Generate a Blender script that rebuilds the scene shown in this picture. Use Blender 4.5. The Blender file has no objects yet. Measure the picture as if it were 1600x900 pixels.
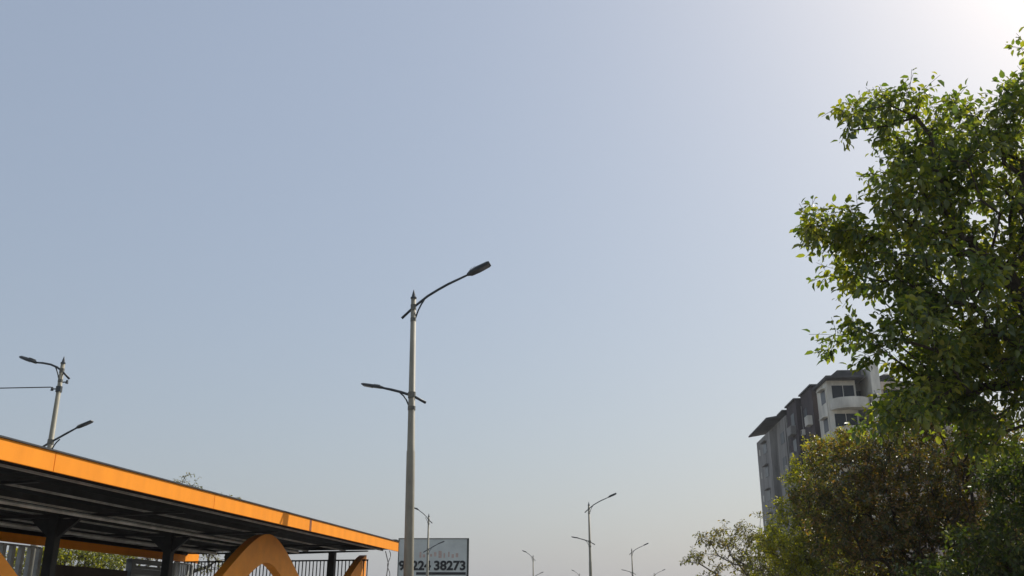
import bpy, bmesh, math, random
import numpy as np
from mathutils import Vector, Matrix
R = math.radians
random.seed(7); rng = np.random.default_rng(7)
sc = bpy.context.scene
COL = sc.collection

# ------------------------------------------------------------------ camera
PITCH = R(19.1); FPX = 1500.0; CAMZ = 2.5
cd = bpy.data.cameras.new("camera"); cam = bpy.data.objects.new("camera", cd); COL.objects.link(cam)
cam.location = (0, 0, CAMZ); cam.rotation_euler = (math.pi/2 + PITCH, 0, 0)
cd.sensor_width = 36; cd.lens = 36*FPX/1600; cd.clip_end = 6000; cd.clip_start = .05
sc.camera = cam
# ------------------------------------------------------------------ light
SUN_AZ, SUN_EL = R(48), R(42)            # azimuth clockwise from +Y
sd = Vector((math.sin(SUN_AZ)*math.cos(SUN_EL), math.cos(SUN_AZ)*math.cos(SUN_EL), math.sin(SUN_EL)))
W = bpy.data.worlds.new("World"); sc.world = W; W.use_nodes = True
nt = W.node_tree; nt.nodes.clear()
out = nt.nodes.new("ShaderNodeOutputWorld"); bg = nt.nodes.new("ShaderNodeBackground")
sky = nt.nodes.new("ShaderNodeTexSky"); sky.sky_type = 'NISHITA'; sky.sun_disc = False
sky.sun_elevation = SUN_EL; sky.sun_rotation = SUN_AZ
sky.air_density = 1.5; sky.dust_density = 3.0; sky.ozone_density = 1.0; sky.altitude = 0
veil = nt.nodes.new("ShaderNodeMix"); veil.data_type = 'RGBA'; veil.inputs[0].default_value = .56   # even pale dust veil over the whole sky
veil.inputs[7].default_value = (4.42, 5.08, 6.4, 1)
tcw = nt.nodes.new("ShaderNodeTexCoord"); nzw = nt.nodes.new("ShaderNodeTexNoise"); nzw.inputs['Scale'].default_value = 2.2; nzw.inputs['Detail'].default_value = 5
mrw = nt.nodes.new("ShaderNodeMapRange"); mrw.inputs[3].default_value = .475; mrw.inputs[4].default_value = .555   # thin uneven haze
nt.links.new(tcw.outputs['Generated'], nzw.inputs['Vector']); nt.links.new(nzw.outputs['Fac'], mrw.inputs[0]); nt.links.new(mrw.outputs[0], veil.inputs[0])
nt.links.new(sky.outputs[0], veil.inputs[6]); nt.links.new(veil.outputs[2], bg.inputs[0]); bg.inputs[1].default_value = 0.1
nt.links.new(bg.outputs[0], out.inputs[0])
sl = bpy.data.lights.new("sun", 'SUN'); sl.energy = 5.0; sl.angle = R(0.5); sl.color = (1, .95, .86)
so = bpy.data.objects.new("sun", sl); COL.objects.link(so); so.location = sd*60
so.rotation_euler = (-sd).to_track_quat('-Z', 'Y').to_euler()
vs = sc.view_settings; vs.view_transform = 'Standard'; vs.look = 'None'; vs.gamma = 1; vs.exposure = 0.0
vs.use_curve_mapping = False
sc.cycles.max_bounces = 6; sc.cycles.transparent_max_bounces = 8

# ------------------------------------------------------------------ helpers
def ray(px, py):
    x = (px-800)/FPX; v = (450-py)/FPX
    return x, math.cos(PITCH)-v*math.sin(PITCH), math.sin(PITCH)+v*math.cos(PITCH)
def at(px, py, Y):                       # world point seen at that pixel, Y metres ahead
    x, y, z = ray(px, py); k = Y/y
    return Vector((x*k, Y, CAMZ+z*k))
def lvl(px, py, z):                      # world point seen at that pixel at height z
    x, y, zz = ray(px, py); k = (z-CAMZ)/zz
    return Vector((x*k, y*k, z))
def tag(o, label=None, cat=None, group=None, kind=None):
    if label: o['label'] = label
    if cat: o['category'] = cat
    if group: o['group'] = group
    if kind: o['kind'] = kind
    return o
def empty(name, loc, rz=0, **k):
    o = bpy.data.objects.new(name, None); COL.objects.link(o); o.location = loc; o.rotation_euler = (0, 0, rz)
    o.empty_display_size = .3
    return tag(o, **k)
def obj(name, bm, mat, parent=None, smooth=False):
    me = bpy.data.meshes.new(name)
    if isinstance(bm, bmesh.types.BMesh):
        bmesh.ops.recalc_face_normals(bm, faces=bm.faces)
        bm.to_mesh(me); bm.free()
    else:
        V, F = bm; me.from_pydata(V, [], F); me.update()
    if smooth:
        for p in me.polygons: p.use_smooth = True
    me.materials.append(mat)
    o = bpy.data.objects.new(name, me); COL.objects.link(o)
    if parent: o.parent = parent
    return o
def box(bm, x0, x1, y0, y1, z0, z1, bevel=0):
    r = bmesh.ops.create_cube(bm, size=1)
    M = Matrix.Translation(((x0+x1)/2, (y0+y1)/2, (z0+z1)/2)) @ Matrix.Diagonal((abs(x1-x0), abs(y1-y0), abs(z1-z0), 1))
    bmesh.ops.transform(bm, matrix=M, verts=r['verts'])
    if bevel:
        es = list({e for v in r['verts'] for e in v.link_edges})
        bmesh.ops.bevel(bm, geom=es, offset=bevel, segments=2, affect='EDGES')
def tube(bm, pts, rad, n=8, cap=True):
    pts = [Vector(p) for p in pts]
    if not hasattr(rad, '__len__'): rad = [rad]*len(pts)
    rings = []
    for i, p in enumerate(pts):
        d = (pts[min(i+1, len(pts)-1)]-pts[max(i-1, 0)]).normalized()
        a = d.cross(Vector((0, 0, 1)) if abs(d.z) < .95 else Vector((1, 0, 0))).normalized(); b = d.cross(a)
        rings.append([bm.verts.new(p+(a*math.cos(t)+b*math.sin(t))*rad[i]) for t in [2*math.pi*k/n for k in range(n)]])
    for i in range(len(rings)-1):
        for k in range(n):
            bm.faces.new((rings[i][k], rings[i][(k+1) % n], rings[i+1][(k+1) % n], rings[i+1][k]))
    if cap:
        bm.faces.new(rings[0][::-1]); bm.faces.new(rings[-1])
def prism(bm, poly, off):                # closed polygon (3D points) pushed along off
    a = [bm.verts.new(p) for p in poly]; b = [bm.verts.new(Vector(p)+Vector(off)) for p in poly]
    n = len(poly)
    fa = bm.faces.new(a[::-1]); fb = bm.faces.new(b)
    for i in range(n): bm.faces.new((a[i], a[(i+1) % n], b[(i+1) % n], b[i]))
    bmesh.ops.triangulate(bm, faces=[fa, fb])

# ------------------------------------------------------------------ materials
def mat(name, col, rough=.7, metal=0, n1=(6, .25), n2=None, streak=0, bump=0, col2=None, spec=.4):
    m = bpy.data.materials.new(name); m.use_nodes = True; t = m.node_tree; b = t.nodes["Principled BSDF"]
    b.inputs['Roughness'].default_value = rough; b.inputs['Metallic'].default_value = metal
    b.inputs['Specular IOR Level'].default_value = spec
    tc = t.nodes.new("ShaderNodeTexCoord"); nz = t.nodes.new("ShaderNodeTexNoise")
    nz.inputs['Scale'].default_value = n1[0]; nz.inputs['Detail'].default_value = 8; nz.inputs['Roughness'].default_value = .65
    mp = t.nodes.new("ShaderNodeMapping")
    if streak: mp.inputs['Scale'].default_value = (1, 1, 1/streak)
    t.links.new(tc.outputs['Object'], mp.inputs[0]); t.links.new(mp.outputs[0], nz.inputs['Vector'])
    rp = t.nodes.new("ShaderNodeValToRGB"); e = rp.color_ramp.elements
    e[0].position = .3; e[1].position = .7
    c2 = col2 if col2 else tuple(c*(1-n1[1]*1.5) for c in col)
    e[0].color = (*c2, 1); e[1].color = (*[min(1, c*(1+n1[1]*.3)) for c in col], 1)
    t.links.new(nz.outputs['Fac'], rp.inputs[0]); t.links.new(rp.outputs[0], b.inputs['Base Color'])
    if bump:
        bp = t.nodes.new("ShaderNodeBump"); bp.inputs['Strength'].default_value = bump; bp.inputs['Distance'].default_value = .02
        n3 = t.nodes.new("ShaderNodeTexNoise"); n3.inputs['Scale'].default_value = n1[0]*8; n3.inputs['Detail'].default_value = 6
        t.links.new(tc.outputs['Object'], n3.inputs['Vector'])
        t.links.new(n3.outputs['Fac'], bp.inputs['Height']); t.links.new(bp.outputs[0], b.inputs['Normal'])
    return m
def leafmat(name, cols, patch=.5, trans=.45, gloss=.06):
    """leaf colours: random per leaf and drifting over the crown"""
    m = bpy.data.materials.new(name); m.use_nodes = True; t = m.node_tree; t.nodes.clear()
    o = t.nodes.new("ShaderNodeOutputMaterial"); g = t.nodes.new("ShaderNodeNewGeometry")
    tc = t.nodes.new("ShaderNodeTexCoord"); nz = t.nodes.new("ShaderNodeTexNoise"); nz.inputs['Scale'].default_value = .8
    nz.inputs['Detail'].default_value = 3
    t.links.new(tc.outputs['Object'], nz.inputs['Vector'])
    mr = t.nodes.new("ShaderNodeMapRange"); mr.inputs[1].default_value = .3; mr.inputs[2].default_value = .7
    t.links.new(nz.outputs['Fac'], mr.inputs[0])
    mx = t.nodes.new("ShaderNodeMix"); mx.data_type = 'FLOAT'; mx.inputs[0].default_value = patch
    t.links.new(g.outputs['Random Per Island'], mx.inputs[2]); t.links.new(mr.outputs[0], mx.inputs[3])
    rp = t.nodes.new("ShaderNodeValToRGB"); el = rp.color_ramp.elements
    while len(el) < len(cols): el.new(.5)
    for i, (p, c) in enumerate(cols): el[i].position = p; el[i].color = (*c, 1)
    t.links.new(mx.outputs[0], rp.inputs[0])
    d = t.nodes.new("ShaderNodeBsdfDiffuse"); tr = t.nodes.new("ShaderNodeBsdfTranslucent"); gl = t.nodes.new("ShaderNodeBsdfGlossy")
    gl.inputs['Roughness'].default_value = .38
    hs = t.nodes.new("ShaderNodeMix"); hs.data_type = 'RGBA'; hs.blend_type = 'MULTIPLY'; hs.inputs[0].default_value = 1
    hs.inputs[7].default_value = (2.3, 2.1, .45, 1)
    t.links.new(rp.outputs[0], hs.inputs[6]); t.links.new(hs.outputs[2], tr.inputs[0])
    t.links.new(rp.outputs[0], d.inputs[0])
    m1 = t.nodes.new("ShaderNodeMixShader"); m1.inputs[0].default_value = trans
    m2 = t.nodes.new("ShaderNodeMixShader"); m2.inputs[0].default_value = gloss
    t.links.new(d.outputs[0], m1.inputs[1]); t.links.new(tr.outputs[0], m1.inputs[2])
    t.links.new(m1.outputs[0], m2.inputs[1]); t.links.new(gl.outputs[0], m2.inputs[2]); t.links.new(m2.outputs[0], o.inputs[0])
    return m
M = dict(
 orange=mat('orange_paint', (1.0, .325, .014), .6, n1=(3.2, .10), streak=5, spec=.2),
 orange_arch=mat('orange_arch_paint', (1.0, .34, .02), .55, n1=(2.5, .14), bump=.15),
 rust=mat('rust_stain', (.25, .08, .03), .8),
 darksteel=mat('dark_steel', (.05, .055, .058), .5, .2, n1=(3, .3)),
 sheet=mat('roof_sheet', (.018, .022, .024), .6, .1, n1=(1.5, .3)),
 greysteel=mat('galvanised_steel', (.30, .30, .29), .45, .5, n1=(5, .2)),
 purlin=mat('bar_and_highlight_paint', (.62, .63, .60), .45, .0, n1=(2, .4)),  # pale screen bars; also the painted highlights under the roof
 pole=mat('pole_paint', (.33, .30, .22), .6, 0, n1=(4, .25), streak=3),
 clamp=mat('clamp_paint', (.20, .19, .15), .6, .1, n1=(6, .3)),
 arm=mat('arm_paint', (.07, .08, .085), .5, .1, n1=(6, .2)),
 head=mat('lamp_housing', (.055, .06, .06), .4, .2, n1=(8, .2)),
 lens=mat('lamp_lens', (.16, .16, .17), .25, 0, n1=(10, .1)),
 concrete=mat('concrete', (.24, .235, .22), .85, n1=(2, .25), bump=.3),
 asphalt=mat('asphalt', (.055, .055, .056), .9, n1=(1.2, .2), bump=.4),
 dirt=mat('dusty_ground', (.20, .175, .14), .95, n1=(.3, .2), bump=.4),
 whiteline=mat('road_paint', (.72, .72, .68), .7, n1=(3, .2)),
 wallcream=mat('cream_wall', (.80, .77, .67), .85, n1=(.6, .3), streak=3),
 wallgrey=mat('weathered_grey_wall', (.36, .345, .32), .9, n1=(.5, .4), streak=5),
 wallbrown=mat('dark_brown_wall', (.075, .06, .062), .9, n1=(.6, .35), streak=3),
 wallpink=mat('pinkish_wall', (.50, .43, .38), .85, n1=(.5, .2), streak=3),
 roofslab=mat('dark_roof_slab', (.10, .10, .10), .9, n1=(.6, .3)),
 glass=mat('dark_window_glass', (.02, .026, .03), .35, n1=(1, .1), spec=.3),
 board=mat('billboard_face', (.68, .70, .64), .7, n1=(.35, .18)),
 boardframe=mat('billboard_frame', (.06, .065, .05), .6),
 ink=mat('black_lettering', (.015, .017, .017), .7, n1=(3, .1)),
 redink=mat('faded_red_marks', (.62, .46, .38), .8, n1=(3, .2)),
 bark=mat('bark', (.09, .072, .055), .95, n1=(9, .35), bump=.6, streak=4),
 palebark=mat('pale_bark', (.17, .14, .11), .95, n1=(9, .35), bump=.6, streak=4),
 wire=mat('cable', (.09, .09, .095), .6),
 brownpanel=mat('brown_panel', (.075, .055, .042), .7, n1=(1.5, .2)),
 shutter=mat('shutter_metal', (.20, .21, .21), .5, .3, n1=(2, .15)),
)

# ------------------------------------------------------------------ road frame
RD = R(10.25)
U = Vector((math.sin(RD), math.cos(RD), 0)); V = Vector((math.cos(RD), -math.sin(RD), 0))
def rp(l, s, z=0): return V*l+U*s+Vector((0, 0, z))
# objects built in road-local coordinates (x = lateral, y = along) are turned by -RD
def road_root(o): o.rotation_euler = (0, 0, -RD); return o

bm = bmesh.new(); bmesh.ops.create_grid(bm, x_segments=2, y_segments=2, size=2500)
tag(obj('ground', bm, M['dirt']), kind='structure')
def strip(name, x0, x1, z0, z1, m, y0=-200, y1=900):
    bm = bmesh.new(); box(bm, x0, x1, y0, y1, z0, z1)
    return tag(road_root(obj(name, bm, m)), kind='structure')
strip('road', -7.2+1.4, 4.2, -.4, .004, M['asphalt'])
strip('far_road', -30, -19.6, -.4, .004, M['asphalt'])
strip('median', -19.6+.001, -5.8-.001, -.35, .14, M['concrete'])
strip('bus_lane', -19.0, -6.6, .13, .144, M['asphalt'])
strip('pavement', 4.2+.001, 7.0, -.35, .13, M['concrete'])
bm = bmesh.new()
for k in range(-10, 60): box(bm, -.85, -.72, k*9, k*9+3, -.1, .008)
box(bm, 3.8, 3.92, -200, 900, -.1, .0085)
tag(road_root(obj('lane_markings', bm, M['whiteline'])), kind='structure')

# ------------------------------------------------------------------ bus station
st = empty('bus_station', (0, 0, 0), -RD, label='open bus station with long orange edged flat roof above orange arches', cat='bus station')
ZT, ZB = 4.6, 4.34; LF, LR = -8.17, -14.6; S0, S1 = -3.0, 27.1
bm = bmesh.new(); box(bm, LR-.1, LF+.02, S0, S1-.1, .1, .9, .02); obj('platform', bm, M['concrete'], st)
# front fascia: panels with narrow joints, folded lips
joints = [S0, 2.4, 6.9, 11.4, 15.9, 20.4, S1]
for a, b in zip(joints[:-1], joints[1:]):
    bm = bmesh.new(); box(bm, LF-.03, LF, a+.003, b-.003, ZB, ZT, .004); fa = obj('fascia_panel', bm, M['orange'], st)
bm = bmesh.new(); box(bm, LF-.08, LF+.02, S0, S1, ZT+.001, ZT+.022); obj('edge_flashing', bm, M['darksteel'], fa)
bm = bmesh.new(); box(bm, LF-.002, LF+.004, 20.36, 20.47, ZB+.01, ZT-.005); obj('joint_stain', bm, M['rust'], fa)
bm = bmesh.new(); box(bm, LF-6.2, LF-.031, S1+.001, S1+.03, ZB+.06, ZT-.01); obj('end_fascia', bm, M['darksteel'], st)
bm = bmesh.new(); box(bm, LF-.28, LF+.03, S1-.35, S1+.05, ZT+.024, ZT+.05)
obj('roof_end_cap', bm, M['darksteel'], fa)
bm = bmesh.new(); box(bm, LR, LR+.05, S0, S1+.6, 4.11, 4.37, .004); obj('rear_fascia', bm, M['orange'], st)
bm = bmesh.new()
prf = [(LR+.06, S0+.05, 4.52), (LR+.06, S0+.05, 4.49)]          # one comb shaped strip of spacer teeth
for k in range(118):
    y = S0+.1+k*.255; prf += [(LR+.06, y, 4.49), (LR+.06, y, 4.3), (LR+.06, y+.035, 4.3), (LR+.06, y+.035, 4.49)]
prf += [(LR+.06, S0+.3+117*.255, 4.49), (LR+.06, S0+.3+117*.255, 4.52)]
prism(bm, prf, (.015, 0, 0))
obj('roof_spacers', bm, M['darksteel'], st)
# corrugated roof sheet
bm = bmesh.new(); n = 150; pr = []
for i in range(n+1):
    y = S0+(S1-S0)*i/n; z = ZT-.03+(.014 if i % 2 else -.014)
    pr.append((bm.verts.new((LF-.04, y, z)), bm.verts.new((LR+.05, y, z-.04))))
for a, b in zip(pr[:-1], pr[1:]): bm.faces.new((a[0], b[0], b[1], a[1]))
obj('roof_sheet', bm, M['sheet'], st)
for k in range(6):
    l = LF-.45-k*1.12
    bm = bmesh.new(); box(bm, l-.03, l+.03, S0, S1-.05, ZB+.05, ZB+.16); pu = obj('purlin', bm, M['darksteel'], st); bm = bmesh.new(); box(bm, l-.022, l+.022, S0, S1-.05, ZB+.02, ZB+.049); obj('highlight_lip', bm, M['purlin'], pu)  # pale strip below each dark purlin paints in the light it catches
for l in (-10.1, -12.4):
    bm = bmesh.new(); tube(bm, [(l, S0, ZB-.16), (l, S1-2.6, ZB-.16)], .035, 8); obj('light_streak_pipe', bm, M['purlin'], st)  # added pale pipes, painted stand-ins for light streaks on the soffit
for s in (.2, 4.0, 8.0, 12.1, 16.2, 20.3, 24.2, 26.5):
    bm = bmesh.new(); prism(bm, [(-11.4, s-.04, ZB-.08), (LF-.7, s-.04, ZB-.03), (LF-.7, s-.04, ZB-.002), (LR+.06, s-.04, ZB-.002), (LR+.06, s-.04, ZB-.03)], (0, .08, 0))
    obj('cross_beam', bm, M['darksteel'], st)
    for l in ((-11.4,) if s < 26 else (-9.9, -13.0)):
        bm = bmesh.new(); box(bm, l-.09, l+.09, s-.09, s+.09, .9, ZB-.04, .01)
        if s < 26:
            for q in (-1, 1):
                prism(bm, [(l+q*.09, s-.03, ZB-.09), (l+q*.5, s-.03, ZB-.09), (l+q*.09, s-.03, ZB-.42)], (0, .08, 0))
        obj('column', bm, M['darksteel'], st)
# orange arches: parabolic plates along the front edge
def arch(cs, lo=-4.7, hi=4.7, pk=4.28, L0=-9.05):
    """bell shaped plate: two parallel hyperbolic edges with a rounded crest"""
    hy = lambda d, a, k: math.sqrt(a*a+(k*d)**2)-a
    bm = bmesh.new(); N = 60; c0 = []; c1 = []
    for i in range(N+1):
        u_ = (lo+(hi-lo)*i/N); zo = pk-hy(u_, .66, .72)
        ui = u_ if hi < 1 else u_*.84; zi = pk-.60-hy(ui, .36, .62)
        c0.append((cs+u_, max(.95, zo))); c1.append((cs+ui, max(.9, zi)))
    va = [[bm.verts.new((L0-x, y, z)) for y, z in c] for x in (0, .2) for c in (c0, c1)]
    o0, i0, o1, i1 = va
    for k in range(N):
        bm.faces.new((o0[k], o0[k+1], i0[k+1], i0[k])); bm.faces.new((o1[k+1], o1[k], i1[k], i1[k+1]))
        bm.faces.new((o0[k], o1[k], o1[k+1], o0[k+1])); bm.faces.new((i0[k+1], i1[k+1], i1[k], i0[k]))
    bm.faces.new((o0[0], i0[0], i1[0], o1[0])); bm.faces.new((o0[N], o1[N], i1[N], i0[N]))
    obj('arch', bm, M['orange_arch'], st)
arch(9.8); arch(20.3); arch(27.25, hi=-.3); arch(.2)
# barred screens (end and rear)
def grille(x0, x1, y0, y1, z0, z1, pitch, mt='darksteel', r=.012):
    bm = bmesh.new(); L = math.hypot(x1-x0, y1-y0); n = max(2, int(L/pitch))
    for i in range(n+1):
        f = i/n; x = x0+(x1-x0)*f; y = y0+(y1-y0)*f
        box(bm, x-r, x+r, y-r, y+r, z0, z1)
    for z in (z0, z0+.55*(z1-z0)+.25, z1):
        box(bm, min(x0, x1)-.02, max(x0, x1)+.02, min(y0, y1)-.02, max(y0, y1)+.02, z-.02, z+.02)
    return obj('bar_screen', bm, M[mt], st)
grille(-8.9, -14.4, 26.6, 26.6, .95, 4.09, .105)
grille(-14.3, -14.3, 25.9, 26.9, .95, 4.03, .12, 'purlin', .02)
grille(-14.3, -14.3, 0, 19.9, .95, 4.03, .3, 'purlin', .05)
bm = bmesh.new(); box(bm, -14.35, -14.22, 20.2, 23.4, .9, 3.7); obj('brown_panel', bm, M['brownpanel'], st)
bm = bmesh.new()
for i in range(37): box(bm, -14.3, -14.24-(i % 2)*.02, 23.7, 25.55, .9+i*.08, .975+i*.08)
box(bm, -14.34, -14.18, 23.5, 23.69, .9, 4.0); box(bm, -14.34, -14.18, 25.56, 25.7, .9, 4.0); box(bm, -14.33, -14.19, 23.5, 25.7, 3.9, 4.01)
obj('shutter', bm, M['shutter'], st)
bm = bmesh.new()
tube(bm, [(LF-.2+.04*math.sin(k*.6), 26.9, 4.36-.05*k) for k in range(24)], .010, 6)
obj('hanging_cable', bm, M['wire'], st)
bm = bmesh.new()
tube(bm, [(LF-.3, 26.85, 4.34), (LF-.2, 26.85, 4.0), (LF-.26, 26.85, 3.5)], .012, 6)
obj('hanging_cable', bm, M['wire'], st)

# ------------------------------------------------------------------ street lamps
def lamp_kind(upper_x, side, label, upper=None, lower=None):
    """side = +1: long upper arm to the right, lower arm to the left"""
    root = empty('street_lamp', (0, 0, 0), label=label, cat='street lamp', group='double armed street lamps along the bus corridor')
    H = 9.93
    bm = bmesh.new(); tube(bm, [(0, 0, 0), (0, 0, 3), (0, 0, 6.2), (0, 0, 6.22), (0, 0, H)], [.135, .115, .098, .088, .062], 16)
    obj('pole', bm, M['pole'], root, True)
    bm = bmesh.new(); tube(bm, [(0, 0, 0), (0, 0, .03)], .24, 12); tube(bm, [(0, 0, .03), (0, 0, .5)], [.17, .15], 12); obj('base_plate', bm, M['pole'], root)
    bm = bmesh.new(); tube(bm, [(0, 0, H), (0, 0, H+.04), (0, 0, H+.05), (0, 0, H+.13), (0, 0, H+.24)], [.075, .075, .05, .035, .004], 10); obj('finial', bm, M['arm'], root, False)
    def arm(pts, hp0, hp1, brace, zc, hs=1.0):
        bm = bmesh.new(); tube(bm, pts, [.034]+[.032]*(len(pts)-2)+[.026], 8)
        a = obj('arm', bm, M['arm'], root, True)
        bm = bmesh.new(); tube(bm, brace, .019, 6); obj('brace', bm, M['arm'], a, True)
        r = .072 if zc > 9 else .094
        for z0, z1 in ((-.07, .07), (-.36, -.27)):
            bm = bmesh.new(); tube(bm, [(0, 0, zc+z0), (0, 0, zc+z1)], r, 12); obj('clamp', bm, M['clamp'], a)
        # LED head: flat tapered housing along hp0 -> hp1
        p0, p1 = Vector(hp0), Vector(hp1); d = (p1-p0).normalized(); w = Vector((0, 1, 0)); n = d.cross(w)
        if n.z < 0: n = -n
        L = (p1-p0).length
        prof = [(-.06, .035, .035), (.02, .05, .05), (.10, .11, .06), (.45, .14, .065), (.92, .14, .05), (1.0, .12, .035)]
        bm = bmesh.new(); rings = []
        for f, hw, th in prof:
            hw *= hs; th *= hs
            c = p0+d*(f*L)
            rings.append([bm.verts.new(c+w*a_+n*b_) for a_, b_ in ((-hw, -th*.6), (hw, -th*.6), (hw, th*.25), (hw*.6, th), (-hw*.6, th), (-hw, th*.25))])
        for q in range(len(rings)-1):
            for k in range(6): bm.faces.new((rings[q][k], rings[q][(k+1) % 6], rings[q+1][(k+1) % 6], rings[q+1][k]))
        bm.faces.new(rings[0][::-1]); bm.faces.new(rings[-1])
        for k in range(4):           # cooling fins
            c = p0+d*(L*(.16+.07*k))
            prism(bm, [c+w*(-.09)*hs+n*.05*hs, c+w*.09*hs+n*.05*hs, c+w*.09*hs+n*.085*hs, c+w*(-.09)*hs+n*.085*hs], d*.012)
        h = obj('lamp_head', bm, M['head'], root)
        bm = bmesh.new(); c0 = p0+d*(.5*L)-n*.041*hs; c1 = p0+d*(.93*L)-n*.034*hs
        prism(bm, [c0-w*.11*hs, c0+w*.11*hs, c1+w*.11*hs, c1-w*.11*hs], -n*.012); obj('lens', bm, M['lens'], h)
    s = side; k = upper_x
    U0 = upper or [(.35*k, 9.97), (.60*k, 10.11), (.86*k, 10.24), (1.42*k, 10.47), (1.38*k, 10.455), (1.38*k+.53, 10.70)]
    L0 = lower or [(.27, 7.62), (.5, 7.69), (.75, 7.755), (.72, 7.75), (1.24, 7.865)]
    arm([(-.29*s, 0, 9.45), (0, 0, 9.71), *[(x*s, 0, z) for x, z in U0[:-2]]],
        (U0[-2][0]*s, 0, U0[-2][1]), (U0[-1][0]*s, 0, U0[-1][1]), [(.05*s, 0, 9.42), (.12*s, 0, 9.62), (.2*s, 0, 9.78), (.27*s, 0, 9.88)], 9.71)
    arm([(.34*s, 0, 7.33), (.05*s, 0, 7.5), *[(-x*s, 0, z) for x, z in L0[:-2]]],
        (-L0[-2][0]*s, 0, L0[-2][1]), (-L0[-1][0]*s, 0, L0[-1][1]), [(-.07*s, 0, 7.28), (-.13*s, 0, 7.42), (-.2*s, 0, 7.52), (-.29*s, 0, 7.6)], 7.53, .62)
    return root
def copy_tree(o, parent=None):
    c = o.copy(); COL.objects.link(c)
    if parent: c.parent = parent
    for ch in list(o.children): copy_tree(ch, c)
    return c
labR = ['tallest nearest street lamp in front of the station roof end, long arm to the right',
        'mid distance street lamp standing alone in the sky right of the billboard',
        'small far street lamp just left of the sparse roadside tree',
        'tiny farthest lamp at right, beyond the small far one near the sparse tree']
labL = ['street lamp with a cable tied on, rising behind the orange roof at far left',
        'thin distant street lamp standing in front of the billboard',
        'small far street lamp between billboard and lone middle lamp, long arm to the left',
        'tiny farthest lamp barely in view just left of the lone middle lamp']
R1 = lvl(646, 462, 10.0); R2 = lvl(920, 788, 10); R3 = lvl(987, 859, 10)
L1 = lvl(99, 565, 10.0); L2 = lvl(670, 806, 10); L3 = lvl(833, 869, 10)
R4 = R3+(R3-R2)*1.3; L4 = L3+(L3-L2)*1.0
rt = lamp_kind(1.0, 1, labR[0]); LOWL = [(.27, 7.66), (.5, 7.78), (.8, 7.93), (.78, 7.92), (1.27, 8.12)]
ltf = lamp_kind(.6, -1, labL[1], lower=LOWL)
ltm = lamp_kind(.72, -1, labL[0], upper=[(.18, 9.83), (.42, 9.93), (.7, 9.99), (.98, 10.02), (.95, 10.015), (1.46, 10.2)], lower=LOWL)
for i, (p, proto, lab) in enumerate([(R1, rt, labR[0]), (R2, rt, labR[1]), (R3, rt, labR[2]), (R4, rt, labR[3]),
                                     (L1, ltm, labL[0]), (L2, ltf, labL[1]), (L3, ltf, labL[2]), (L4, ltf, labL[3])]):
    o = proto if i in (0, 4, 5) else copy_tree(proto)
    o.location = (p.x, p.y, .14 if i not in () else 0); o['label'] = lab; o.rotation_euler = (0, 0, -RD)
    o.location.z = 0.0
rt.rotation_euler = (0, R(-.95), -RD); rt.location.x += .166
# L1's insulators, a part of that lamp only
bm = bmesh.new()
for z, a in ((9.35, .09), (9.15, -.09)):
    bm = bmesh.new()
    tube(bm, [(a, 0, z), (a*2.6, 0, z)], .02, 6); tube(bm, [(a*2.6, 0, z-.05), (a*2.6, 0, z+.06)], [.045, .03], 8); obj('insulator', bm, M['arm'], ltm)
bm = bmesh.new()
tube(bm, [(0, 0, 9.05), (0, 0, 9.22)], .095, 12)
obj('cable_bracket', bm, M['arm'], ltm)
p0 = Vector((L1.x-.25, L1.y, 9.2)); p1 = Vector((L1.x-46, L1.y-2, 9.9))
bm = bmesh.new(); pts = []
for i in range(25):
    f = i/24; q = p0.lerp(p1, f); q.z -= 1.1*4*f*(1-f)*.5; pts.append(q)
tube(bm, pts, .017, 6)
tag(obj('overhead_cable', bm, M['wire']), 'thin dark cable running left out of frame from the lamp behind the orange roof', 'cable')

# ------------------------------------------------------------------ billboard
BY = 88.0
tl = at(623, 841, BY); tr_ = at(733, 841, BY); zb = at(680, 906, BY).z
bw = tr_.x-tl.x; cx = (tl.x+tr_.x)/2
bb = empty('billboard', (cx, BY, 0), label='large grey green billboard with a black phone number beyond the station roof', cat='billboard')
bm = bmesh.new(); box(bm, -bw/2+.06, bw/2-.06, -.05, .05, zb, tl.z-.05); obj('face_panel', bm, M['board'], bb)
bm = bmesh.new()
box(bm, -bw/2, bw/2, -.09, .09, tl.z-.07, tl.z); box(bm, -bw/2, bw/2, -.09, .09, zb-.1, zb-.001)
box(bm, -bw/2, -bw/2+.06, -.09, .09, zb, tl.z-.071); box(bm, bw/2-.17, bw/2, -.09, .09, zb, tl.z-.071)
obj('frame', bm, M['boardframe'], bb)
for q in (-.3, .3):
    bm = bmesh.new(); tube(bm, [(bw*q, .35, 0), (bw*q, .35, tl.z-.4)], .16, 10); pp = obj('post', bm, M['boardframe'], bb)
    for z in (zb+.4, tl.z-.7):
        bm = bmesh.new(); box(bm, bw*q-.05, bw*q+.05, .051, .22, z, z+.1); obj('bracket', bm, M['boardframe'], pp)
zk = at(680, 895.5, BY).z
bm = bmesh.new(); box(bm, -bw/2+1.65, bw/2-.25, -.075, -.052, zk-.14, zk+.08); obj('black_rule', bm, M['ink'], bb)
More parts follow.
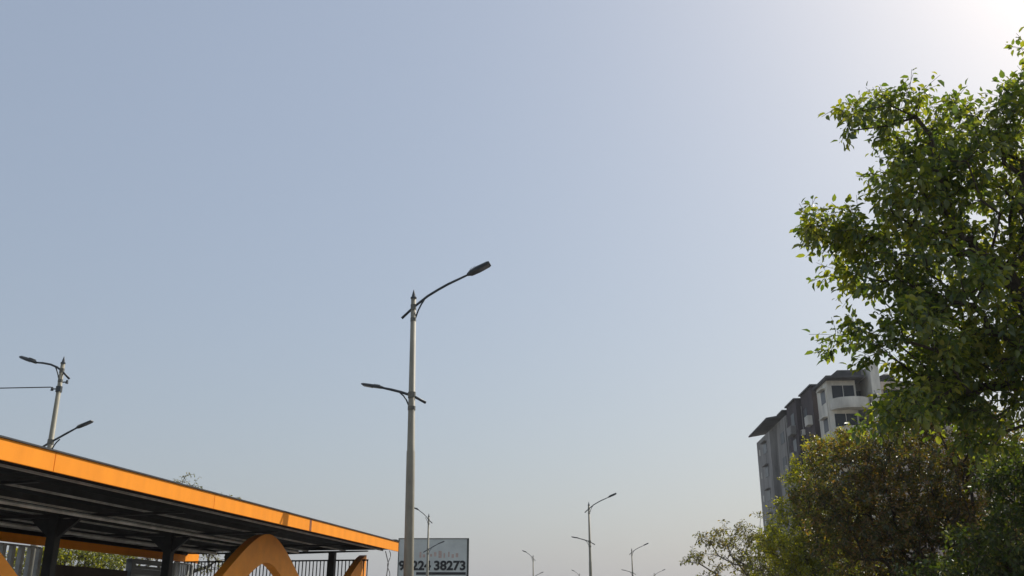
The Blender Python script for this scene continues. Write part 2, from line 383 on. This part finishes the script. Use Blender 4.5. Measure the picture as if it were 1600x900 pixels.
def text(s, px0, px1, py0, py1, mname, name):
    cu = bpy.data.curves.new(name, 'FONT'); cu.body = s; cu.size = 1; cu.extrude = .012; cu.offset = .038
    tmp = bpy.data.objects.new(name, cu); COL.objects.link(tmp); bpy.context.view_layer.update()
    me = bpy.data.meshes.new_from_object(tmp.evaluated_get(bpy.context.evaluated_depsgraph_get()))
    bpy.data.objects.remove(tmp)
    co = np.array([v.co[:] for v in me.vertices]); x0, y0 = co[:, 0].min(), co[:, 1].min(); x1, y1 = co[:, 0].max(), co[:, 1].max()
    a = at(px0, py1, BY); b = at(px1, py0, BY)
    for v in me.vertices:
        x = (v.co.x-x0)/(x1-x0); z = (v.co.y-y0)/(y1-y0)
        v.co = (a.x+(b.x-a.x)*x-cx, -.075+(-.01 if v.co.z > 0 else .02), a.z+(b.z-a.z)*z)
    me.name = name; me.materials.clear(); me.materials.append(M[mname])
    o = bpy.data.objects.new(name, me); COL.objects.link(o); o.parent = bb
text("98224", 623, 673.5, 876, 891.5, 'ink', 'phone_number')
text("38273", 678, 727.5, 876, 891.5, 'ink', 'phone_number')
bm = bmesh.new()
x = -bw/2+1.9
while x < bw/2-.9:
    w = random.uniform(.10, .28); z = at(680, 871, BY).z
    box(bm, x, x+w, -.06, -.049, z+random.uniform(-.05, .1), z+random.uniform(.25, .6)); x += w+random.uniform(.12, .3)
obj('faded_marks', bm, M['redink'], bb)

# ------------------------------------------------------------------ apartment building
RB = R(3.5); bo = Vector((33.6, 99, 0))
ab = empty('apartment_building', bo, -RB, label='tall stepped grey and brown apartment block rising behind the trees at right', cat='building')
def bb_(name, a0, a1, t0, t1, z0, z1, m, parent=ab, bevel=0):
    bm = bmesh.new(); box(bm, a0, a1, t0, t1, z0, z1, bevel); return obj(name, bm, M[m], parent)
FH = 3.05; TOP = 28.0
# section A: pale corner tower with balconies to the south and a narrow west face
wA = bb_('wall', .0, 3.0, 1.6, 6.0, 0, TOP-1.2, 'wallcream')
bb_('wall', 3.0, 4.3, 4.0, 10, 0, TOP-.9, 'wallgrey')
bb_('pilaster', 4.302, 5.2, .2, 9, 0, TOP+.2, 'wallcream')
bb_('wall', 5.202, 13, 3.2, 14, 0, TOP-1.0, 'wallpink')
bb_('wall', 13.002, 22, 3.2, 14, 0, TOP-9.0, 'wallpink')
bb_('wall', .3, 13, 14.002, 30, 0, TOP-1.5, 'wallgrey')
rf = bb_('roof_slab', -.35, 3.6, .2, 6.2, TOP-1.198, TOP-.95, 'roofslab')
bm = bmesh.new()
prism(bm, [(.2, .6, TOP-.94), (3.5, .6, TOP-.94), (3.5, .6, TOP-.3), (1.0, .6, TOP-.3)], (0, 5, 0)); obj('sloped_roof', bm, M['roofslab'], ab)
bm = bmesh.new(); box(bm, 3.62, 4.3, 1.5, 7, TOP-.89, TOP+.0); obj('stair_head', bm, M['wallgrey'], ab)
for f in range(9):
    z = TOP-1.2-FH*(f+1)
    # curved balcony: half-round slab and parapet
    def half(r0, z0, z1, mt, name, parent):
        bm = bmesh.new(); pts = [(.1, 1.598, z0)]
        for k in range(13):
            t = math.pi*k/12; pts.append((2.2-2.05*math.cos(t), 1.598-1.75*math.sin(t)*r0, z0))
        pts.append((4.29, 1.598, z0)); prism(bm, pts, (0, 0, z1-z0)); return obj(name, bm, M[mt], parent)
    b = half(1, z-.18, z, 'wallcream', 'balcony', ab)
    bm = bmesh.new(); o_, i_ = [], []
    for k in range(17):
        t = math.pi*k/16
        o_.append((2.2-2.07*math.cos(t), 1.597-1.78*math.sin(t))); i_.append((2.2-1.93*math.cos(t), 1.597-1.64*math.sin(t)))
    prism(bm, [(x, y, z+.002) for x, y in o_]+[(x, y, z+.002) for x, y in i_[::-1]], (0, 0, .95)); obj('parapet', bm, M['wallcream'], b)
    w = bb_('window', .5, 2.8, 1.56, 1.63, z+.1, z+2.5, 'glass'); bb_('frame', 1.62, 1.68, 1.52, 1.559, z+.1, z+2.5, 'wallcream', w)  # dark pane enlarged to paint in the shade of the balcony recess
    w = bb_('window', 3.15, 4.2, 3.95, 4.02, z+.3, z+2.4, 'glass')
    # west windows with sunshade
    w = bb_('window', -.03, .03, 2.6, 4.3, z+.9, z+2.3, 'glass'); bb_('sunshade', -.45, -.001, 2.4, 4.5, z+2.35, z+2.45, 'wallcream', w)
    bm = bmesh.new(); box(bm, 6.4, 7.8, 3.16, 3.22, z+.9, z+2.3); w = obj('window', bm, M['glass'], ab); bb_('sunshade', 6.2, 8.0, 2.7, 3.199, z+2.35, z+2.45, 'wallcream', w)
    bm = bmesh.new(); box(bm, 9.9, 11.3, 3.16, 3.22, z+.9, z+2.3); w = obj('window', bm, M['glass'], ab); bb_('sunshade', 9.7, 11.5, 2.7, 3.199, z+2.35, z+2.45, 'wallcream', w)
# section B: dark brown recessed blocks
bb_('wall', -.4, .298, 6.6, 12.0, 0, TOP-.6, 'wallbrown')
bb_('wall', -1.0, .29, 12.002, 17, 0, TOP-.9, 'wallbrown')
bb_('roof_slab', -.6, .6, 6.4, 12.1, TOP-.598, TOP-.42, 'roofslab')
bb_('roof_slab', -1.2, .6, 12.2, 17.2, TOP-.898, TOP-.72, 'roofslab')
for f in range(9):
    z = TOP-1.6-FH*(f+1)
    b = bb_('balcony', -.95, -.402, 7.4, 8.8, z-.15, z+.9, 'wallcream')
    if f % 2 == 0 or f > 4: bb_('window', -.44, -.39, 9.5, 11.2, z+.7, z+2.2, 'glass')
    b = bb_('balcony', -1.6, -1.002, 13.0, 15.2, z-.15, z+.85, 'wallgrey')
    bb_('window', -1.04, -.99, 13.3, 15, z+.9, z+2.4, 'glass')
# section C: weathered grey end block with oversailing roof slab
bb_('wall', -1.1, .28, 17.302, 32, 0, TOP-1.7, 'wallgrey')
bb_('wall', -1.9, -1.102, 24, 33, 0, TOP-2.4, 'wallgrey')
bm = bmesh.new()
prism(bm, [(-2.75, 21, TOP-1.45), (.8, 21, TOP-.85), (.8, 21, TOP-.66), (-2.75, 21, TOP-1.26)], (0, 13, 0)); obj('roof_slab', bm, M['roofslab'], ab)
bb_('roof_slab', -1.5, .5, 17.4, 20.6, TOP-1.2, TOP-1.02, 'roofslab')
for f in range(9):
    z = TOP-2.6-FH*(f+1)
    bb_('window', -1.14, -1.09, 19.2, 21.2, z+.9, z+2.3, 'glass')
    w = bb_('window', -1.94, -1.89, 26.4, 28.6, z+.9, z+2.3, 'glass'); bb_('sunshade', -2.3, -1.901, 26.2, 28.8, z+2.35, z+2.45, 'wallgrey', w)
    bb_('vent_block', -1.92, -1.87, 31, 31.5, z+1.2, z+2.0, 'wallcream')
for f, (a, t) in [(0, (-.42, 11.5)), (1, (-1.12, 18.3)), (2, (-.02, 5.2)), (3, (-1.12, 22.6)), (1, (-1.02, 16.2))]:
    z = TOP-2.2-FH*(f+1); c = bb_('air_conditioner', a-.35, a, t-.4, t+.4, z, z+.6, 'wallcream'); bb_('fan_grille', a-.36, a-.351, t-.28, t+.28, z+.06, z+.54, 'glass', c)
for a, t in ((-.47, 12.0-.3), (-1.17, 17.8), (-.06, 2.0), (-1.17, 23.6)):
    bm = bmesh.new(); tube(bm, [(a, t, 0), (a, t, TOP-1.8)], .06, 6); obj('drain_pipe', bm, M['wallcream' if t < 5 else 'wallgrey'], ab)
# rooftop water tank
bm = bmesh.new(); tube(bm, [(8.5, 8, TOP-1), (8.5, 8, TOP+.7), (8.5, 8, TOP+1.0)], [.9, .9, .3], 14); obj('water_tank', bm, M['ink'], ab)

# ------------------------------------------------------------------ trees
def leaf_arrays(P, D, N, Ls, Ws, fold=.25):
    """P base points, D directions, N normals -> verts, faces"""
    n = len(P); S = np.cross(D, N); S /= np.linalg.norm(S, axis=1)[:, None]+1e-9
    tpl = np.array([(0, 0, 0), (.5, 0, -.06), (1, 0, -.22), (.22, -.36, 1), (.6, -.40, .8), (.22, .36, 1), (.6, .40, .8)])
    L = Ls[:, None]; Wd = Ws[:, None]
    out = np.zeros((n, 7, 3))
    for i, (a, b, c) in enumerate(tpl):
        h = (c*fold*Wd*.5 if i > 2 else c*L)
        out[:, i] = P+D*(a*L)+S*(b*Wd)+N*h
    base = np.arange(n)[:, None]*7
    q = np.concatenate([base+np.array([0, 3, 4, 1]), base+np.array([1, 4, 2, 2]), base+np.array([0, 1, 6, 5]), base+np.array([1, 2, 6, 6])], 0)
    return out.reshape(-1, 3), base
def leaf_mesh(name, P, D, N, Ls, Ws, m, parent, fold=.25):
    Vv, base = leaf_arrays(P, D, N, Ls, Ws, fold)
    n = len(P); b = base[:, 0]
    faces = np.stack([np.stack([b, b+3, b+4, b+1], 1), np.stack([b, b+1, b+6, b+5], 1)], 1).reshape(-1, 4)
    tris = np.stack([np.stack([b+1, b+4, b+2], 1), np.stack([b+1, b+2, b+6], 1)], 1).reshape(-1, 3)
    me = bpy.data.meshes.new(name); me.vertices.add(len(Vv)); me.vertices.foreach_set('co', Vv.ravel())
    nl = faces.size+tris.size; me.loops.add(nl); me.loops.foreach_set('vertex_index', np.concatenate([faces.ravel(), tris.ravel()]).astype(np.int32))
    np_ = len(faces)+len(tris); me.polygons.add(np_)
    ls = np.concatenate([np.arange(len(faces))*4, faces.size+np.arange(len(tris))*3]); me.polygons.foreach_set('loop_start', ls.astype(np.int32))
    me.update(calc_edges=True); me.validate()
    me.materials.append(m); o = bpy.data.objects.new(name, me); COL.objects.link(o); o.parent = parent
    return o
def unit(a): return a/(np.linalg.norm(a, axis=-1, keepdims=True)+1e-9)
def tree(name, label, cat, base, trunk_top, lobes, ntar, leaf, mleaf, mbark, trunk_r=.22, twig=.38, nleaf=11, ntw=4, droop=.5,
         group=None, limb_dens=None, seed=1, min_r=.006, edge=.0, crown='crown'):
    """lobes: (px,py,Y,rx_px,ry_px,depth_m,weight) -> ellipsoids in the world, filled with targets"""
    g = np.random.default_rng(seed)
    root = empty(name, base, label=label, cat=cat, group=group)
    B = np.array(base); T = []
    wts = np.array([lb[3]*lb[4]*lb[6] for lb in lobes], float); wts /= wts.sum()
    for lb, w in zip(lobes, wts):
        c = at(lb[0], lb[1], lb[2]); k = lb[2]*1.05/FPX
        n = max(1, int(round(ntar*w)))
        q = unit(g.normal(size=(n, 3)))*(g.random((n, 1))**(.45))
        T.append(np.array(c)+q*np.array([lb[3]*k, lb[5], lb[4]*k*1.03]))
    T = np.concatenate(T); T = T[T[:, 2] > base[2]+.6]
    # skeleton: trunk chain, then greedy attachment
    nodes = [B.copy()]; par = [-1]; tt = np.array(trunk_top)
    for i in range(1, 9):
        f = i/8; p = B*(1-f)+tt*f+np.array([math.sin(i*1.7+seed)*.08*f, math.cos(i*1.3+seed)*.08*f, 0]); nodes.append(p); par.append(len(nodes)-2)
    dist = [np.linalg.norm(nodes[i]-B) for i in range(9)]
    order = np.argsort(np.linalg.norm(T-tt, axis=1)); ends = []
    NA = np.zeros((9+len(T)*8, 3)); NA[:9] = nodes; DA = np.zeros(len(NA)); DA[:9] = dist; cnt = 9
    NA[:4] += 1e3                                  # no limbs off the lower trunk
    for ti in order:
        t = T[ti]; dd = np.linalg.norm(NA[:cnt]-t, axis=1); c = dd*1.0+.35*np.where(DA[:cnt] > 1e3, 0, DA[:cnt])
        up = (t[2]-NA[:cnt, 2]) < -.9*dd*.7
        c = c+up*1.5
        j = int(np.argmin(c)); a = NA[j].copy(); L = dd[j]; m = max(1, min(7, int(L/.45)))
        last = j; bow = np.array([g.normal()*.07, g.normal()*.07, .10])*L
        for s in range(1, m+1):
            f = s/m; p = a*(1-f)+t*f+bow*4*f*(1-f)*.6+(g.normal(size=3)*.03*min(L, 1) if s < m else 0)
            NA[cnt] = p; DA[cnt] = DA[last]+L/m; par.append(last); last = cnt; cnt += 1
        ends.append(last)
    NA[:4] -= 1e3
    # pipe radii
    load = np.zeros(cnt)
    for e in ends: load[e] += 1
    for i in range(cnt-1, 0, -1): load[par[i]] += load[i]
    rad = np.maximum(min_r, trunk_r*(np.maximum(load, .4)/load[0])**.55)
    rad[0] *= 1.25
    vv, ff = [], []; ns = 6
    def seg(a, b, ra, rb, k=ns):
        d = b-a; L = np.linalg.norm(d)
        if L < 1e-5: return
        d = d/L; h = np.array([0, 0, 1.]) if abs(d[2]) < .9 else np.array([1., 0, 0]); s = np.cross(d, h); s /= np.linalg.norm(s); q = np.cross(d, s)
        o = len(vv)
        for c, r in ((a-d*ra*.3, ra), (b+d*rb*.3, rb)):
            for w in range(k):
                t = 2*math.pi*w/k; vv.append(tuple(c+(s*math.cos(t)+q*math.sin(t))*r-B))
        for w in range(k): ff.append((o+w, o+(w+1) % k, o+k+(w+1) % k, o+k+w))
    for i in range(1, cnt):
        if i < 9: seg(NA[par[i]], NA[i], rad[par[i]], rad[i], 12)
    obj('trunk', (vv, ff), mbark, root, True)
    vv, ff = [], []
    for i in range(9, cnt):
        if rad[i] > .022: seg(NA[par[i]], NA[i], min(rad[par[i]], rad[i]*1.25), rad[i], 7)
        else: seg(NA[par[i]], NA[i], min(rad[par[i]], rad[i]*1.3), rad[i], 4)
    # twigs & leaves
    LP, LD, LN, LL = [], [], [], []
    shoots = ends+[i for i in range(9, cnt) if load[i] <= 2 and i not in set(ends) and g.random() < .5]
    for e in shoots:
        p = NA[e]; pd = NA[e]-NA[par[e]]; pd = pd/(np.linalg.norm(pd)+1e-9)
        for k in range(ntw if load[e] <= 1 else max(1, ntw-1)):
            d = unit(pd*.8+g.normal(size=3)*.75+np.array([0, 0, .25])); L = twig*g.uniform(.6, 1.3)
            q = p.copy(); prev = p.copy(); dirn = d.copy(); n = nleaf
            m = 3; poss = [p.copy()]
            for s in range(m):
                dirn = unit(dirn+np.array([0, 0, -.12*droop])+g.normal(size=3)*.12); nx = prev+dirn*L/m
                seg(prev, nx, min_r*.8, min_r*.6, 3); prev = nx; poss.append(nx)
            for w in range(n):
                f = (w+.6)/n*m; a = min(int(f), m-1); fr = f-a; b0 = poss[a]*(1-fr)+poss[a+1]*fr
                az = w*2.4+g.uniform(-.5, .5); h = np.cross(dirn, [0, 0, 1.]); h = unit(h); h2 = np.cross(dirn, h)
                od = h*math.cos(az)+h2*math.sin(az)
                ld = unit(od*.9+dirn*.55+np.array([0, 0, -droop*g.uniform(.2, 1.3)])+g.normal(size=3)*.15)
                nn = np.array([g.normal()*.7, g.normal()*.7, 1.0]); nn = nn-ld*nn.dot(ld); nn = unit(nn)
                b0 = b0+od*leaf*.25
                LP.append(b0-B); LD.append(ld); LN.append(nn); LL.append(leaf*(g.uniform(.4, .8) if g.random() < .3 else g.uniform(.75, 1.25)))
    obj('branches', (vv, ff), mbark, root, False)
    LL = np.array(LL)
    leaf_mesh(crown, np.array(LP), np.array(LD), np.array(LN), LL, LL*g.uniform(.5, .72, len(LL)), mleaf, root)
    print(name, 'targets', len(T), 'leaves', len(LL))
    return root

ml_big = leafmat('broad_leaf', [(0, (.028, .055, .02)), (.35, (.075, .12, .03)), (.7, (.17, .2, .035)), (1, (.32, .30, .07))], .4, .52, .06)
ml_dark = leafmat('dark_leaf', [(0, (.018, .035, .014)), (.5, (.045, .075, .02)), (.85, (.10, .12, .025)), (1, (.3, .26, .15))], .3, .4, .05)
ml_rus = leafmat('russet_leaf', [(0, (.022, .035, .014)), (.35, (.05, .065, .02)), (.55, (.12, .11, .03)), (.75, (.13, .075, .032)), (.9, (.21, .14, .06)), (1, (.5, .42, .3))], .3, .42, .06)
ml_yel = leafmat('yellow_green_leaf', [(0, (.05, .075, .014)), (.5, (.15, .17, .02)), (1, (.30, .27, .04))], .5, .5, .05)
ml_pale = leafmat('sparse_leaf', [(0, (.06, .075, .03)), (.6, (.12, .12, .05)), (1, (.2, .14, .08))], .4, .4, .05)

Y1 = 14.0
big = [(1328, 188, 26, 18, .5, 1.2), (1395, 182, 46, 34, .9, 1.2), (1462, 212, 46, 36, 1, 1.1), (1530, 218, 45, 30, 1, 1),
       (1588, 170, 22, 60, .9, 1.1), (1610, 110, 32, 40, 1, 1), (1415, 250, 38, 40, 1, 1), (1490, 260, 60, 45, 1.2, 1), (1585, 265, 60, 55, 1.3, 1.1),
       (1412, 315, 46, 36, 1, 1.3), (1266, 358, 20, 10, .4, 2.2), (1300, 366, 34, 18, .6, 1.7), (1335, 372, 36, 22, .8, 1.2), (1365, 372, 50, 30, 1.1, 1),
       (1315, 412, 24, 18, .6, .8), (1335, 432, 38, 26, .8, .8), (1405, 425, 60, 40, 1.2, .8), (1490, 370, 70, 55, 1.5, 1.1), (1585, 385, 60, 60, 1.5, 1.2),
       (1480, 465, 75, 45, 1.5, 1.1), (1405, 510, 38, 30, 1, 1.1), (1328, 530, 30, 11, .5, 1.7), (1372, 540, 30, 14, .7, 1), (1465, 560, 38, 35, 1, 1.2),
       (1520, 545, 80, 55, 1.5, 1.2), (1600, 500, 60, 70, 1.5, 1.2), (1455, 615, 45, 28, 1, 1.2), (1385, 652, 36, 14, .7, 1.1), (1430, 645, 40, 20, .8, 1), (1520, 620, 60, 42, 1.3, 1.2), (1560, 670, 50, 30, 1.0, .9), (1640, 600, 60, 60, 1.5, 1),
       (1690, 220, 80, 130, 2, .8), (1700, 430, 90, 130, 2, .8), (1800, 350, 90, 170, 2.2, .5)]
g_ = np.random.default_rng(3)
lob = [(a, b, Y1+g_.uniform(-.8, .8), c, d, e, w) for a, b, c, d, e, w in big]
tree('broad_leaf_tree', 'large broad leaved green tree with long branches reaching in at the upper right', 'tree',
     (9.8, 14.5, .1), (9.0, 14.3, 5.6), lob, 1060, .13, ml_big, M['bark'], trunk_r=.26, twig=.36, nleaf=8, ntw=4, droop=.7,
     group='roadside trees at right', seed=4, min_r=.005)
Y2 = 21.0
rus = [(1420, 665, 50, 25, 1.2, 1), (1500, 655, 50, 25, 1.2, 1), (1550, 690, 40, 30, 1.4, 1), (1310, 720, 45, 40, 1.2, 1), (1380, 720, 60, 45, 1.6, 1), (1460, 700, 60, 45, 1.8, 1), (1530, 720, 50, 45, 1.8, 1), (1420, 790, 90, 70, 2.2, 1.1),
       (1520, 800, 80, 70, 2.2, 1.1), (1350, 830, 80, 70, 2, 1.1), (1440, 890, 110, 60, 2.2, 1), (1560, 880, 80, 60, 2, 1), (1290, 780, 40, 40, 1.2, .9), (1450, 980, 130, 70, 2.4, .6)]
lob = [(a, b, Y2+g_.uniform(-.8, .8), c, d, e, w) for a, b, c, d, e, w in rus]
tree('small_leaf_tree', 'dense tree with small russet brown and olive leaves below the large green tree', 'tree',
     (9.6, 21.2, .1), (9.5, 21.0, 2.6), lob, 2200, .08, ml_rus, M['bark'], trunk_r=.2, twig=.24, nleaf=12, ntw=3, droop=.3,
     group='roadside trees at right', seed=9, min_r=.003)
Y4 = 17.0
drk = [(1590, 760, 45, 60, 1.3, 1), (1640, 720, 60, 60, 1.5, 1), (1560, 870, 60, 60, 1.3, 1), (1640, 860, 70, 80, 1.6, 1), (1700, 780, 60, 80, 1.6, .8), (1500, 930, 80, 50, 1.5, .8), (1620, 980, 90, 60, 1.6, .6)]
lob = [(a, b, Y4+g_.uniform(-.6, .6), c, d, e, w) for a, b, c, d, e, w in drk]
tree('dark_leaf_tree', 'dark green tree filling the lower right corner of the photo', 'tree',
     (9.6, 17.4, .1), (9.4, 17.3, 2.4), lob, 800, .09, ml_dark, M['bark'], trunk_r=.17, twig=.28, nleaf=11, ntw=3, droop=.4,
     group='roadside trees at right', seed=13, min_r=.004)
Y3 = 27.0
yel = [(1222, 850, 36, 34, 1.2, 1), (1250, 800, 40, 30, 1.2, .8), (1290, 860, 60, 50, 1.6, 1), (1250, 890, 70, 36, 1.6, 1), (1300, 800, 40, 40, 1.4, .9), (1252, 748, 24, 28, .9, .8), (1282, 712, 26, 24, .9, .9), (1330, 690, 30, 22, .9, .6), (1235, 960, 90, 50, 1.8, .7), (1340, 930, 80, 60, 1.8, .7)]
lob = [(a, b, Y3+g_.uniform(-.8, .8), c, d, e, w) for a, b, c, d, e, w in yel]
tree('yellow_green_tree', 'bright yellow green small leaved tree in front of the apartment block', 'tree',
     (8.6, 27.2, .1), (8.7, 27.0, 2.8), lob, 1100, .085, ml_yel, M['bark'], trunk_r=.16, twig=.28, nleaf=11, ntw=3, droop=.3,
     group='roadside trees at right', seed=21, min_r=.005)
Y5 = 33.0
spr = [(1093, 874, 22, 12, .7, 1), (1118, 847, 34, 12, .9, 1), (1158, 842, 40, 18, 1.2, 1), (1198, 862, 40, 24, 1.4, 1.1), (1148, 884, 45, 18, 1.4, .9), (1208, 902, 60, 25, 1.5, 1), (1176, 796, 16, 18, .6, .12), (1118, 912, 30, 16, 1, .5), (1178, 952, 70, 30, 1.5, .5)]
lob = [(a, b, Y5+g_.uniform(-.6, .6), c, d, e, w) for a, b, c, d, e, w in spr]
tree('sparse_tree', 'sparse thin branched tree with open sky showing through, leftmost of the right hand trees', 'tree',
     (8.6, 33.0, .1), (8.5, 33.0, 2.7), lob, 260, .11, ml_pale, M['palebark'], trunk_r=.13, twig=.32, nleaf=7, ntw=3, droop=.3,
     group='roadside trees at right', seed=31, min_r=.008)
# trees beyond the bus station
b1 = at(292, 750, 46.0)
lob = [(292, 752, 46, 20, 9, 1.2, .5), (290, 800, 46, 90, 40, 2, 1), (230, 850, 46, 70, 40, 2, 1), (330, 850, 46, 60, 40, 2, 1)]
tree('twiggy_tree', 'twiggy treetop just showing over the middle of the orange roof edge', 'tree', (b1.x, 46, .1), (b1.x, 46, 4), lob, 300, .12, ml_pale, M['palebark'],
     trunk_r=.2, twig=.4, nleaf=7, ntw=3, seed=41, min_r=.012, group='trees beyond the bus station')
lob = [(120, 870, 40, 60, 22, 1.6, 1), (60, 880, 40, 50, 22, 1.6, 1), (180, 880, 40, 40, 22, 1.6, 1), (120, 920, 40, 90, 30, 1.8, 1)]
b2 = at(120, 870, 40.0)
tree('bushy_tree', 'low bushy olive tree seen through the gap under the station roof at left', 'tree', (b2.x, 40, .1), (b2.x, 40, 2.4), lob, 420, .12, ml_yel, M['bark'],
     trunk_r=.18, twig=.35, nleaf=10, ntw=3, seed=43, min_r=.01, group='trees beyond the bus station')

# ------------------------------------------------------------------ haze
bm = bmesh.new(); box(bm, -2550, 2550, -2550, 2550, -1.5, 45)
hz = obj('haze', bm, M['wire']); hm = bpy.data.materials.new('haze'); hm.use_nodes = True; t = hm.node_tree; t.nodes.clear()
o_ = t.nodes.new('ShaderNodeOutputMaterial'); pv = t.nodes.new('ShaderNodeVolumePrincipled')
pv.inputs['Color'].default_value = (.82, .86, .92, 1); pv.inputs['Density'].default_value = .00025; pv.inputs['Anisotropy'].default_value = .2
t.links.new(pv.outputs[0], o_.inputs['Volume']); hz.data.materials.clear(); hz.data.materials.append(hm)
tag(hz, kind='stuff')
